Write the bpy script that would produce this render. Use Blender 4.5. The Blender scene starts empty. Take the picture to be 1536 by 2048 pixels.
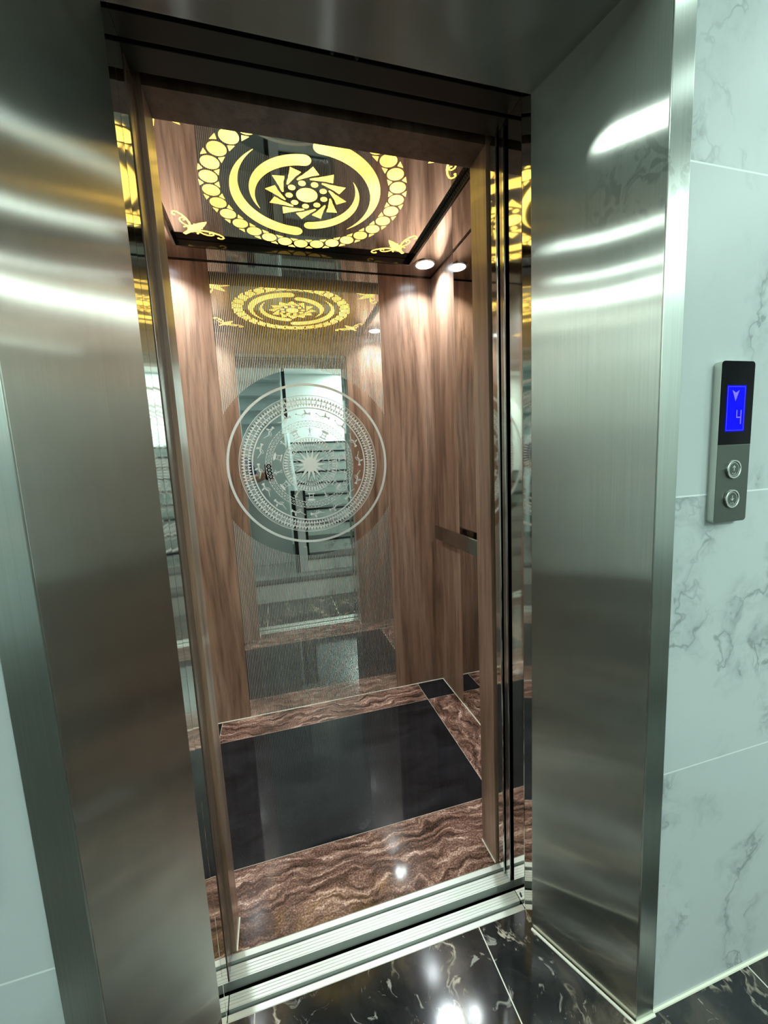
import bpy, bmesh, math, random
from mathutils import Vector, Matrix
random.seed(7)
sc = bpy.context.scene
COL = sc.collection
PI = math.pi

# ------------------------------------------------------------------ camera
cam_d = bpy.data.cameras.new('camera'); cam = bpy.data.objects.new('camera', cam_d); COL.objects.link(cam)
cam_d.sensor_fit = 'HORIZONTAL'; cam_d.sensor_width = 36.0
cam_d.lens = 36.0 * 801.37 / 1536.0
cam_d.clip_start = 0.01; cam_d.clip_end = 60
_right = Vector((0.9629441, -0.26540196, -0.04796301))
_down = Vector((-0.07942993, -0.10912681, -0.99084924))
_fwd = Vector((0.25773928, 0.95794214, -0.12616388))
m = Matrix.Identity(4)
for i in range(3):
    m[i][0] = _right[i]; m[i][1] = -_down[i]; m[i][2] = -_fwd[i]
m.translation = Vector((-0.196, -0.8816, 1.306))
cam.matrix_world = m
sc.camera = cam

# ------------------------------------------------------------------ world, exposure, lamps
w = bpy.data.worlds.new('world'); sc.world = w; w.use_nodes = True
w.node_tree.nodes['Background'].inputs[0].default_value = (0, 0, 0, 1)
w.node_tree.nodes['Background'].inputs[1].default_value = 0.0
vs = sc.view_settings
vs.view_transform = 'Standard'; vs.look = 'None'; vs.exposure = 0.0; vs.gamma = 1.0
vs.use_curve_mapping = False
sc.cycles.max_bounces = 16; sc.cycles.glossy_bounces = 12; sc.cycles.diffuse_bounces = 5
sc.cycles.caustics_reflective = True
sc.cycles.sample_clamp_indirect = 6.0
sc.cycles.blur_glossy = 0.3

HALL_LIGHT = (0.80, 1.0, 0.93)       # cool, slightly green lamps of the lobby
HALL_W = 7.2
CAB_LIGHT = (0.86, 0.96, 1.0)        # cool white cabin downlights
CAB_W = 7.4
GOLD = (1.0, 0.66, 0.12)             # the lit ceiling ornament
GOLD_S = 3.2

CEIL_Z = 2.75                        # lobby ceiling

# ------------------------------------------------------------------ node helpers
def mat(name):
    M = bpy.data.materials.new(name); M.use_nodes = True
    nt = M.node_tree; b = nt.nodes['Principled BSDF']
    return M, nt, b
def N(nt, t, **k):
    n = nt.nodes.new(t)
    for a, v in k.items(): setattr(n, a, v)
    return n
def L(nt, a, b): nt.links.new(a, b)
def pos(nt):
    return N(nt, 'ShaderNodeNewGeometry').outputs['Position']
def mapping(nt, src, scale=(1, 1, 1), loc=(0, 0, 0), rot=(0, 0, 0)):
    n = N(nt, 'ShaderNodeMapping'); n.inputs['Scale'].default_value = scale
    n.inputs['Location'].default_value = loc; n.inputs['Rotation'].default_value = rot
    L(nt, src, n.inputs['Vector']); return n.outputs[0]
def noise(nt, vec, scale=1, detail=4, rough=.55, dist=0.0):
    n = N(nt, 'ShaderNodeTexNoise'); n.inputs['Scale'].default_value = scale
    n.inputs['Detail'].default_value = detail; n.inputs['Roughness'].default_value = rough
    n.inputs['Distortion'].default_value = dist
    L(nt, vec, n.inputs['Vector']); return n
def ramp(nt, fac, stops):
    n = N(nt, 'ShaderNodeValToRGB'); cr = n.color_ramp
    while len(cr.elements) < len(stops): cr.elements.new(.5)
    for e, (p, c) in zip(cr.elements, stops):
        e.position = p; e.color = (c[0], c[1], c[2], 1) if not isinstance(c, (int, float)) else (c, c, c, 1)
    L(nt, fac, n.inputs[0]); return n.outputs[0]
def math_(nt, op, a, b=None, c=None):
    n = N(nt, 'ShaderNodeMath', operation=op)
    for i, v in enumerate((a, b, c)):
        if v is None: continue
        if isinstance(v, (int, float)): n.inputs[i].default_value = v
        else: L(nt, v, n.inputs[i])
    return n.outputs[0]
def mix(nt, fac, a, b, blend='MIX'):
    n = N(nt, 'ShaderNodeMix', data_type='RGBA', blend_type=blend)
    for s, v in ((n.inputs[0], fac), (n.inputs[6], a), (n.inputs[7], b)):
        if isinstance(v, (int, float)): s.default_value = v
        elif isinstance(v, tuple): s.default_value = (v[0], v[1], v[2], 1)
        else: L(nt, v, s)
    return n.outputs[2]
def bump(nt, h, strength, dist=0.001):
    n = N(nt, 'ShaderNodeBump'); n.inputs['Strength'].default_value = strength
    n.inputs['Distance'].default_value = dist
    L(nt, h, n.inputs['Height']); return n.outputs[0]

# ------------------------------------------------------------------ materials
def plain(name, col, rough=.5, metal=0.0, coat=0.0, spec=.5):
    M, nt, b = mat(name)
    b.inputs['Base Color'].default_value = (*col, 1); b.inputs['Roughness'].default_value = rough
    b.inputs['Metallic'].default_value = metal; b.inputs['Coat Weight'].default_value = coat
    b.inputs['Specular IOR Level'].default_value = spec
    # a little surface wear so that no surface is perfectly even
    nz = noise(nt, pos(nt), 35, 3)
    r = N(nt, 'ShaderNodeMapRange'); L(nt, nz.outputs[0], r.inputs[0])
    r.inputs[3].default_value = rough * .85; r.inputs[4].default_value = min(1, rough * 1.15)
    L(nt, r.outputs[0], b.inputs['Roughness'])
    return M

def brushed(name, col=(.64, .625, .575), rough=.20, aniso=.84, wav=.35, smooth_dir=(0, 0, 1)):
    """stainless sheet with straight hairlines: highlights smear square to smooth_dir"""
    M, nt, b = mat(name); nt.nodes.remove(b)
    b = N(nt, 'ShaderNodeBsdfAnisotropic')
    P = pos(nt)
    sc_ = tuple(3 if c else 420 for c in smooth_dir)
    fine = noise(nt, mapping(nt, P, sc_), 1, 3, .6)
    c = mix(nt, fine.outputs[0], tuple(x * .84 for x in col), tuple(min(1, x * 1.10) for x in col))
    # greasy hand marks left on the right side panel
    dv = N(nt, 'ShaderNodeVectorMath', operation='DISTANCE'); L(nt, P, dv.inputs[0]); dv.inputs[1].default_value = (.492, -.245, 1.79)
    near = ramp(nt, dv.outputs['Value'], [(.03, 1.0), (.13, 0.0)])
    blot = ramp(nt, noise(nt, mapping(nt, P, (26, 26, 20)), 1, 3, .6, 1.5).outputs[0], [(.50, 0.0), (.56, 1.0)])
    c = mix(nt, math_(nt, 'MULTIPLY', math_(nt, 'MULTIPLY', near, blot), .5), c, (.30, .31, .29))
    L(nt, c, b.inputs['Color'])
    b.inputs['Anisotropy'].default_value = aniso
    t = N(nt, 'ShaderNodeCombineXYZ')
    for i in range(3): t.inputs[i].default_value = smooth_dir[i]
    L(nt, t.outputs[0], b.inputs['Tangent'])
    sm = noise(nt, mapping(nt, P, (3, 3, 2.2), (4, 2, 7)), 1, 5, .6, .8)
    r = N(nt, 'ShaderNodeMapRange'); L(nt, sm.outputs[0], r.inputs[0])
    r.inputs[1].default_value = .35; r.inputs[2].default_value = .7
    r.inputs[3].default_value = rough * .92; r.inputs[4].default_value = rough * 1.08
    L(nt, r.outputs[0], b.inputs['Roughness'])
    wv = noise(nt, mapping(nt, P, (2.2, 2.2, 1.6), (1, 5, 3)), 1, 1, .4)
    L(nt, bump(nt, wv.outputs[0], 1.0, .02 * wav), b.inputs['Normal'])
    L(nt, b.outputs[0], nt.nodes['Material Output'].inputs[0])
    return M

def mirror_metal(name, col, rough=.03, warp=0.0):
    M, nt, b = mat(name)
    b.inputs['Metallic'].default_value = 1.0
    nz = noise(nt, mapping(nt, pos(nt), (30, 30, 2)), 1, 2)
    L(nt, mix(nt, nz.outputs[0], tuple(x * .96 for x in col), col), b.inputs['Base Color'])
    b.inputs['Roughness'].default_value = rough
    if warp:
        wv = noise(nt, mapping(nt, pos(nt), (4, 4, 3)), 1, 1, .4)
        L(nt, bump(nt, wv.outputs[0], 1.0, warp), b.inputs['Normal'])
    return M

def wood_mat(name, seed=0.0, tint=1.0):
    M, nt, b = mat(name)
    P = pos(nt)
    warp = noise(nt, mapping(nt, P, (2.2, 2.2, .55), (seed, seed * 2, 3 + seed)), 1, 2, .5)
    wv = N(nt, 'ShaderNodeVectorMath', operation='MULTIPLY_ADD')
    L(nt, warp.outputs['Color'], wv.inputs[0]); wv.inputs[1].default_value = (.16, .16, .0)
    L(nt, P, wv.inputs[2])
    broad = noise(nt, mapping(nt, wv.outputs[0], (11, 11, .8), (seed * 3, 0, 0)), 1, 4, .6)
    cath = noise(nt, mapping(nt, wv.outputs[0], (42, 42, 1.9), (0, seed * 5, 0)), 1, 5, .62)
    fine = noise(nt, mapping(nt, P, (320, 320, 7)), 1, 3, .6)
    t = tint
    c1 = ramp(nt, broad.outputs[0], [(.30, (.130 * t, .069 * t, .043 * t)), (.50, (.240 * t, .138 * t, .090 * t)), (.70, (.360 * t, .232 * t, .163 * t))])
    c2 = ramp(nt, cath.outputs[0], [(.36, .62), (.50, 1.0), (.66, 1.16)])
    c = mix(nt, 1.0, c1, c2, 'MULTIPLY')
    c3 = ramp(nt, fine.outputs[0], [(.34, .68), (.5, 1.0)])
    c = mix(nt, .8, c, c3, 'MULTIPLY')
    L(nt, c, b.inputs['Base Color'])
    b.inputs['Roughness'].default_value = .30
    b.inputs['Coat Weight'].default_value = .35; b.inputs['Coat Roughness'].default_value = .16
    L(nt, bump(nt, fine.outputs[0], .25, .0006), b.inputs['Normal'])
    return M

def granite_mat(name, seed):
    """polished red-brown granite with flowing light bands"""
    M, nt, b = mat(name)
    P = pos(nt)
    wp = noise(nt, mapping(nt, P, (4.2, 4.2, 1), (seed, seed, 0)), 1, 4, .6)
    v = N(nt, 'ShaderNodeVectorMath', operation='MULTIPLY_ADD')
    L(nt, wp.outputs['Color'], v.inputs[0]); v.inputs[1].default_value = (.30, .20, 0); L(nt, P, v.inputs[2])
    fl = noise(nt, mapping(nt, v.outputs[0], (5, 46, 1) if seed == 0 else (38, 9, 1), (seed, 0, 0), (0, 0, .12)), 1, 6, .66)
    gr = noise(nt, P, 190, 4, .75)
    gr2 = noise(nt, P, 620, 2, .7)
    c = ramp(nt, fl.outputs[0], [(.34, (.020, .011, .008)), (.46, (.085, .043, .030)), (.56, (.185, .102, .074)), (.68, (.48, .32, .25))])
    s = ramp(nt, gr.outputs[0], [(.36, .22), (.52, 1.0), (.64, 2.0)])
    c = mix(nt, .9, c, s, 'MULTIPLY')
    sp = ramp(nt, gr2.outputs[0], [(.62, 0.0), (.70, 1.0)])
    c = mix(nt, math_(nt, 'MULTIPLY', sp, .35), c, (.62, .44, .36))
    L(nt, c, b.inputs['Base Color'])
    b.inputs['Roughness'].default_value = .07
    return M

def black_granite_mat():
    M, nt, b = mat('black_granite')
    P = pos(nt)
    a = noise(nt, mapping(nt, P, (4, 9, 1), (0, 0, 0), (0, 0, .5)), 1, 6, .65, .6)
    c = ramp(nt, a.outputs[0], [(.40, (.0050, .0052, .0058)), (.62, (.012, .012, .014)), (.76, (.040, .038, .042))])
    sp = ramp(nt, noise(nt, P, 420, 2).outputs[0], [(.69, 0.0), (.73, 1.0)])
    c = mix(nt, math_(nt, 'MULTIPLY', sp, .35), c, (.45, .45, .48))
    L(nt, c, b.inputs['Base Color']); b.inputs['Roughness'].default_value = .05
    return M

def dark_marble_mat():
    """black lobby marble, white and brown veins, cream joints in a 60 cm grid"""
    M, nt, b = mat('dark_veined_marble')
    P = pos(nt)
    wp = noise(nt, mapping(nt, P, (2.5, 2.5, 1), (3.1, 1.7, 0)), 1, 4, .6)
    v = N(nt, 'ShaderNodeVectorMath', operation='MULTIPLY_ADD')
    L(nt, wp.outputs['Color'], v.inputs[0]); v.inputs[1].default_value = (.35, .35, 0); L(nt, P, v.inputs[2])
    base = noise(nt, mapping(nt, v.outputs[0], (5, 3.4, 1)), 1, 6, .65)
    c = ramp(nt, base.outputs[0], [(.36, (.006, .008, .009)), (.50, (.018, .018, .018)), (.60, (.050, .042, .034)), (.70, (.11, .095, .075))])
    n1 = noise(nt, mapping(nt, v.outputs[0], (6, 4, 1), (9, 4, 0)), 1, 5, .6)
    r1 = math_(nt, 'ABSOLUTE', math_(nt, 'SUBTRACT', n1.outputs[0], .5))
    vein = ramp(nt, r1, [(.0, 1.0), (.007, .55), (.018, 0.0)])
    msk = ramp(nt, noise(nt, mapping(nt, P, (7, 7, 1), (2, 8, 0)), 1, 3).outputs[0], [(.46, 0.0), (.62, 1.0)])
    c = mix(nt, math_(nt, 'MULTIPLY', vein, msk), c, (.46, .40, .31))
    n2 = noise(nt, mapping(nt, v.outputs[0], (30, 20, 1), (5, 5, 0)), 1, 5, .65, .8)
    fl = ramp(nt, n2.outputs[0], [(.61, 0.0), (.67, 1.0)])
    c = mix(nt, math_(nt, 'MULTIPLY', fl, .55), c, (.42, .40, .36))
    sx = N(nt, 'ShaderNodeSeparateXYZ'); L(nt, P, sx.inputs[0])
    def joint(out, off):
        f = math_(nt, 'FRACT', math_(nt, 'DIVIDE', math_(nt, 'SUBTRACT', out, off), .6))
        d = math_(nt, 'MINIMUM', f, math_(nt, 'SUBTRACT', 1.0, f))
        return math_(nt, 'LESS_THAN', d, .0024)
    j = math_(nt, 'MAXIMUM', joint(sx.outputs[0], .2565), joint(sx.outputs[1], -.003))
    c = mix(nt, j, c, (.62, .60, .52))
    L(nt, c, b.inputs['Base Color'])
    rr = mix(nt, j, (.085, .085, .085), (.6, .6, .6)); L(nt, rr, b.inputs['Roughness'])
    b.inputs['Specular IOR Level'].default_value = .45
    return M

def white_marble_mat(name='white_veined_marble', tiles=True, col=(.44, .485, .48), scale=1.0, vx=0.0):
    M, nt, b = mat(name)
    P = pos(nt)
    sx = N(nt, 'ShaderNodeSeparateXYZ'); L(nt, P, sx.inputs[0])
    row = math_(nt, 'FLOOR', math_(nt, 'DIVIDE', math_(nt, 'SUBTRACT', sx.outputs[2], .008), .6))
    off = N(nt, 'ShaderNodeCombineXYZ')
    L(nt, math_(nt, 'MULTIPLY', row, 2.13), off.inputs[0]); L(nt, math_(nt, 'MULTIPLY', row, 1.27), off.inputs[1])
    ad = N(nt, 'ShaderNodeVectorMath', operation='ADD'); L(nt, P, ad.inputs[0]); L(nt, off.outputs[0], ad.inputs[1])
    Q = ad.outputs[0]
    wp = noise(nt, mapping(nt, Q, (2.2 * scale,) * 3, (1, 2 + vx, 5)), 1, 5, .60)
    v = N(nt, 'ShaderNodeVectorMath', operation='MULTIPLY_ADD')
    L(nt, wp.outputs['Color'], v.inputs[0]); v.inputs[1].default_value = (.5, .5, .5); L(nt, Q, v.inputs[2])
    n1 = noise(nt, mapping(nt, v.outputs[0], (1.25 * scale, 1.25 * scale, .9 * scale), (7, 3, 2), (0, .7, 0)), 1, 6, .62)
    r1 = math_(nt, 'ABSOLUTE', math_(nt, 'SUBTRACT', n1.outputs[0], .5))
    thin = ramp(nt, r1, [(.0, 1.0), (.005, .5), (.011, 0.0)])
    wide = ramp(nt, r1, [(.0, .75), (.02, .38), (.055, 0.0)])
    brk = ramp(nt, noise(nt, mapping(nt, Q, (4, 4, 4), (8, 1, 0)), 1, 3).outputs[0], [(.40, 0.0), (.54, 1.0)])
    smoke = noise(nt, mapping(nt, v.outputs[0], (14, 14, 10)), 1, 5, .7)
    sm = ramp(nt, smoke.outputs[0], [(.42, 0.0), (.62, 1.0)])
    f = math_(nt, 'MULTIPLY', math_(nt, 'MAXIMUM', thin, math_(nt, 'MULTIPLY', wide, sm)), brk)
    c = mix(nt, math_(nt, 'MULTIPLY', f, .75), col, (.15, .175, .175))
    cl = ramp(nt, noise(nt, mapping(nt, Q, (1.8, 1.8, 1.8)), 1, 2).outputs[0], [(.3, .90), (.6, 1.0)])
    c = mix(nt, .6, c, cl, 'MULTIPLY')
    if tiles:
        fz = math_(nt, 'FRACT', math_(nt, 'DIVIDE', math_(nt, 'SUBTRACT', sx.outputs[2], .008), .6))
        d = math_(nt, 'MINIMUM', fz, math_(nt, 'SUBTRACT', 1.0, fz))
        fx = math_(nt, 'FRACT', math_(nt, 'DIVIDE', math_(nt, 'SUBTRACT', sx.outputs[0], .556), 1.2))
        dx = math_(nt, 'MINIMUM', fx, math_(nt, 'SUBTRACT', 1.0, fx))
        j = math_(nt, 'MAXIMUM', math_(nt, 'LESS_THAN', d, .0026), math_(nt, 'LESS_THAN', dx, .0013))
        c = mix(nt, j, c, (.66, .70, .68))
    L(nt, c, b.inputs['Base Color'])
    b.inputs['Roughness'].default_value = .42 if tiles else .12
    b.inputs['Specular IOR Level'].default_value = .35
    return M

def emit(name, col, s, var=0.0):
    M, nt, b = mat(name)
    b.inputs['Base Color'].default_value = (*[c * .6 for c in col], 1)
    b.inputs['Roughness'].default_value = .4
    b.inputs['Emission Color'].default_value = (*col, 1)
    b.inputs['Emission Strength'].default_value = s
    if var:   # the diodes behind the diffuser are not even
        nz = noise(nt, pos(nt), 5.5, 1)
        r = N(nt, 'ShaderNodeMapRange'); L(nt, nz.outputs[0], r.inputs[0])
        r.inputs[1].default_value = .36; r.inputs[2].default_value = .64
        r.inputs[3].default_value = s * (1 - var); r.inputs[4].default_value = s * (1 + var)
        L(nt, r.outputs[0], b.inputs['Emission Strength'])
    return M

CX, CZ, RC = -.010, 1.306, .472      # centre and radius of the clear disc in the etched mirror
def etched_mirror_mat():
    M, nt, b = mat('etched_mirror')
    P = pos(nt)
    sx = N(nt, 'ShaderNodeSeparateXYZ'); L(nt, P, sx.inputs[0])
    dx = math_(nt, 'SUBTRACT', sx.outputs[0], CX); dz = math_(nt, 'SUBTRACT', sx.outputs[2], CZ)
    rad = math_(nt, 'SQRT', math_(nt, 'ADD', math_(nt, 'MULTIPLY', dx, dx), math_(nt, 'MULTIPLY', dz, dz)))
    outside = math_(nt, 'GREATER_THAN', rad, RC)
    f = math_(nt, 'FRACT', math_(nt, 'DIVIDE', math_(nt, 'ADD', sx.outputs[0], 2.0), .00805))
    st = math_(nt, 'LESS_THAN', f, .47)
    msk = math_(nt, 'MULTIPLY', outside, st)
    b.inputs['Metallic'].default_value = 1.0
    b.inputs['Base Color'].default_value = (.88, .90, .87, 1); b.inputs['Roughness'].default_value = .012
    fr = N(nt, 'ShaderNodeBsdfPrincipled')
    fr.inputs['Metallic'].default_value = .85; fr.inputs['Base Color'].default_value = (.70, .68, .62, 1)
    fr.inputs['Roughness'].default_value = .36
    ms = N(nt, 'ShaderNodeMixShader'); L(nt, msk, ms.inputs[0]); L(nt, b.outputs[0], ms.inputs[1]); L(nt, fr.outputs[0], ms.inputs[2])
    L(nt, ms.outputs[0], nt.nodes['Material Output'].inputs[0])
    return M

M_STEEL = brushed('brushed_stainless')
M_STEEL2 = brushed('brushed_stainless_trim', (.58, .61, .57), .30, .6, .1)
M_SOFF = brushed('brushed_stainless_soffit_darkened', (.30, .30, .275), .22, .80, .2, (1, 0, 0))  # same steel, the soffit's dark floor reflection deepened in the colour
M_POL = mirror_metal('polished_stainless', (.66, .65, .61), .05, .0015)
M_DOOR = mirror_metal('door_edge_stainless', (.36, .35, .33), .14, .001)
M_DOORREFL = plain('door_edge_wood_reflection', (.10, .065, .048), .22, .25)  # polished steel leaf edges, reflected wood painted in as brown
M_CEIL = mirror_metal('mirror_ceiling_sheet', (.56, .53, .50), .025)
M_MIRR = mirror_metal('side_mirror_glass', (.62, .60, .57), .012)
M_ETCH = etched_mirror_mat()
M_FROST = plain('frosted_etching', (.62, .64, .58), .45, .35)
M_WOOD = wood_mat('walnut_laminate')
M_WOOD2 = wood_mat('walnut_laminate_header_shaded', 5.0, .42)  # wall walnut with the header underside's shade darkened into its colour
M_GRAN = granite_mat('brown_granite', 0.0)
M_GRAN2 = granite_mat('brown_granite_side', 4.2)
M_BGRAN = black_granite_mat()
M_DMARB = dark_marble_mat()
M_WMARB = white_marble_mat()
M_WMARB2 = white_marble_mat('white_stair_marble', False, (.66, .72, .68), 1.5)
M_ALU = plain('ribbed_aluminium', (.64, .68, .62), .42, .6)
M_ALUD = plain('aluminium_groove', (.16, .17, .155), .5, .6)
M_BLACK = plain('black_rubber', (.008, .008, .008), .6)
M_FRAME = plain('dark_bronze_trim', (.020, .019, .018), .12, .6)
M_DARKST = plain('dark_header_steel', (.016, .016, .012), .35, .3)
M_PAINT = plain('white_paint', (.78, .82, .80), .6)
M_GREYP = plain('pale_grey_paint', (.50, .56, .56), .35)
M_SILIC = plain('cream_sealant', (.70, .68, .56), .5)
M_BEAD = plain('joint_filler', (.50, .44, .34), .5)
M_LANDING = plain('grey_landing_stone', (.16, .18, .175), .25)
M_TREAD = plain('black_granite_tread', (.012, .013, .013), .12)
M_FACE = plain('dark_brushed_faceplate', (.115, .13, .115), .36, .85)
M_SIDE = plain('satin_side_shell', (.60, .62, .56), .35, .9)
M_GLOSS = plain('black_display_glass', (.003, .003, .004), .07, spec=.12)
M_CHROME = plain('chrome', (.85, .85, .82), .10, 1.0)
M_LCD = emit('blue_backlight', (.0008, .0008, 1.0), 1.15)
M_LCD.node_tree.nodes['Principled BSDF'].inputs['Base Color'].default_value = (0, 0, .05, 1)
M_LCD.node_tree.nodes['Principled BSDF'].inputs['Specular IOR Level'].default_value = .05
M_LCD2 = emit('lit_segment', (.11, .09, 1.0), 1.1)
M_MARK = plain('white_engraving', (.62, .66, .62), .4)
M_GOLD = emit('gold_backlit_acrylic', GOLD, GOLD_S, .35)
M_LAMP = emit('led_diffuser', CAB_LIGHT, 10.0)
M_HLAMP = emit('lobby_led_diffuser', HALL_LIGHT, 5.0)
M_WPLAS = plain('white_plastic', (.8, .8, .78), .35)
M_SKIN = plain('skin', (.52, .31, .22), .5)
M_HAIR = plain('black_hair', (.012, .010, .009), .5)
M_SHIRT = plain('navy_shirt_cloth', (.020, .030, .11), .85)
M_TROU = plain('black_trouser_cloth', (.010, .010, .012), .85)

# ------------------------------------------------------------------ mesh helpers
def new_bm(): return bmesh.new()
def add_box(bm, x0, x1, y0, y1, z0, z1, bev=0.0):
    vs_ = [bm.verts.new((x, y, z)) for z in (z0, z1) for y in (y0, y1) for x in (x0, x1)]
    fs = [(0, 2, 3, 1), (4, 5, 7, 6), (0, 1, 5, 4), (2, 6, 7, 3), (0, 4, 6, 2), (1, 3, 7, 5)]
    faces = [bm.faces.new([vs_[i] for i in f]) for f in fs]
    if bev:
        es = list({e for f in faces for e in f.edges})
        bmesh.ops.bevel(bm, geom=es, offset=bev, segments=2, affect='EDGES', profile=.5)
def frame_pts(pts2, o, ax, ay):
    return [Vector(o) + Vector(ax) * u + Vector(ay) * v for u, v in pts2]
def add_prism(bm, pts2, o, ax, ay, depth):
    """closed 2D outline on the frame (o, ax, ay), pushed along ax x ay by depth"""
    a = frame_pts(pts2, o, ax, ay); n = Vector(ax).cross(Vector(ay)).normalized() * depth
    va = [bm.verts.new(p) for p in a]; vb = [bm.verts.new(p + n) for p in a]
    k = len(a)
    try:
        bm.faces.new(va[::-1]); bm.faces.new(vb)
    except ValueError: return
    for i in range(k): bm.faces.new((va[i], va[(i + 1) % k], vb[(i + 1) % k], vb[i]))
def add_ring(bm, r0, r1, o, ax, ay, depth, a0=0.0, a1=2 * PI, seg=96):
    full = abs(a1 - a0 - 2 * PI) < 1e-6
    n = Vector(ax).cross(Vector(ay)).normalized() * depth
    rows = []
    for i in range(seg + (0 if full else 1)):
        t = a0 + (a1 - a0) * i / seg
        d = Vector(ax) * math.cos(t) + Vector(ay) * math.sin(t)
        p0, p1 = Vector(o) + d * r0, Vector(o) + d * r1
        rows.append([bm.verts.new(p) for p in (p0, p1, p1 + n, p0 + n)])
    cnt = seg if full else seg
    for i in range(cnt):
        A = rows[i]; B = rows[(i + 1) % len(rows)]
        for q in range(4): bm.faces.new((A[q], A[(q + 1) % 4], B[(q + 1) % 4], B[q]))
def circ(cx, cy, r, n=20, ph=0.0): return [(cx + r * math.cos(ph + 2 * PI * i / n), cy + r * math.sin(ph + 2 * PI * i / n)) for i in range(n)]
def polar(r, t): return (r * math.cos(t), r * math.sin(t))
def add_cyl(bm, c, axis, r, depth, seg=32, r2=None):
    a = Vector(axis).normalized(); u = a.orthogonal().normalized(); v = a.cross(u)
    r2 = r if r2 is None else r2
    va = [bm.verts.new(Vector(c) + (u * math.cos(2 * PI * i / seg) + v * math.sin(2 * PI * i / seg)) * r) for i in range(seg)]
    vb = [bm.verts.new(Vector(c) + a * depth + (u * math.cos(2 * PI * i / seg) + v * math.sin(2 * PI * i / seg)) * r2) for i in range(seg)]
    bm.faces.new(va[::-1]); bm.faces.new(vb)
    for i in range(seg): bm.faces.new((va[i], va[(i + 1) % seg], vb[(i + 1) % seg], vb[i]))
def rounded_rect(x0, x1, y0, y1, r, n=6):
    out = []
    for cx, cy, a in ((x1 - r, y1 - r, 0), (x0 + r, y1 - r, PI / 2), (x0 + r, y0 + r, PI), (x1 - r, y0 + r, 1.5 * PI)):
        for i in range(n + 1):
            t = a + PI / 2 * i / n; out.append((cx + r * math.cos(t), cy + r * math.sin(t)))
    return out
def stroke(path, w0, w1=None, cap=True):
    """thicken a 2D path into an outline; width runs from w0 to w1"""
    w1 = w0 if w1 is None else w1
    Lp, Rp = [], []; k = len(path)
    for i, p in enumerate(path):
        a = path[max(0, i - 1)]; b = path[min(k - 1, i + 1)]
        dx, dy = b[0] - a[0], b[1] - a[1]; l = math.hypot(dx, dy) or 1
        nx, ny = -dy / l, dx / l; h = (w0 + (w1 - w0) * i / (k - 1)) / 2
        Lp.append((p[0] + nx * h, p[1] + ny * h)); Rp.append((p[0] - nx * h, p[1] - ny * h))
    return Lp + Rp[::-1]

def link(name, bm, m_, parent=None, bevel=0.0, smooth=False):
    """one mesh object; geometry is given in world space and re-based on its parent's empty"""
    if parent is not None: bmesh.ops.translate(bm, vec=-WL[parent], verts=bm.verts)
    bmesh.ops.recalc_face_normals(bm, faces=bm.faces)
    me = bpy.data.meshes.new(name); bm.to_mesh(me); bm.free()
    me.materials.append(m_)
    o = bpy.data.objects.new(name, me); COL.objects.link(o)
    if parent is not None:
        o.parent = parent; WL[o] = WL[parent]
    else: WL[o] = Vector((0, 0, 0))
    if bevel:
        md = o.modifiers.new('bevel', 'BEVEL'); md.width = bevel; md.segments = 2; md.limit_method = 'ANGLE'
    if smooth:
        for p in me.polygons: p.use_smooth = True
    return o
WL = {}
def thing(name, label, cat, loc=(0, 0, 0), group=None):
    o = bpy.data.objects.new(name, None); COL.objects.link(o); o.location = loc
    o.empty_display_size = .05
    WL[o] = Vector(loc); o['label'] = label; o['category'] = cat
    if group: o['group'] = group
    return o
def tag(o, label, cat, group=None):
    o['label'] = label; o['category'] = cat
    if group: o['group'] = group
    return o
def box(name, m_, parent, x0, x1, y0, y1, z0, z1, bevel=0.0):
    bm = new_bm(); add_box(bm, x0, x1, y0, y1, z0, z1); return link(name, bm, m_, parent, bevel)
def struct(name, m_, x0, x1, y0, y1, z0, z1, label=None):
    o = box(name, m_, None, x0, x1, y0, y1, z0, z1); o['kind'] = 'structure'
    return o

# ------------------------------------------------------------------ the lobby
XL, XR, YB = -3.1, 5.4, -3.45
OW = .406          # half width of the landing opening
YP = -.277         # lobby face of the lift wall
struct('floor', M_DMARB, XL, XR, YB, -.0035, -.12, 0)
struct('ceiling', M_PAINT, XL, XR, YB, 0, CEIL_Z, CEIL_Z + .1)
struct('wall_left', M_WMARB, XL, -.508, YP, YP + .06, 0, CEIL_Z)
struct('wall_right', M_WMARB, .5125, XR, YP, YP + .06, 0, CEIL_Z)
struct('wall_top', M_WMARB, -.508, .5125, YP, YP + .06, 2.14, CEIL_Z)
struct('wall_back', M_PAINT, XL, XR, YB - .1, YB, -.12, CEIL_Z)
struct('wall_east', M_PAINT, XR, XR + .1, YB, 0, -.12, CEIL_Z)
struct('wall_west', M_PAINT, XL - .1, XL, YB, 0, -.12, CEIL_Z)
# cream sealant lines where wall and portal meet the floor
def bead(name, p, q, r=.004):
    bm = new_bm(); a = Vector(q) - Vector(p); add_cyl(bm, p, a, r, a.length, 8)
    o = link(name, bm, M_SILIC); o['kind'] = 'structure'; return o
bead('trim_1', (.556, YP - .001, .001), (XR, YP - .001, .001), .0045)
bead('trim_2', (XL, YP - .001, .001), (-.553, YP - .001, .001), .0045)

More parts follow.
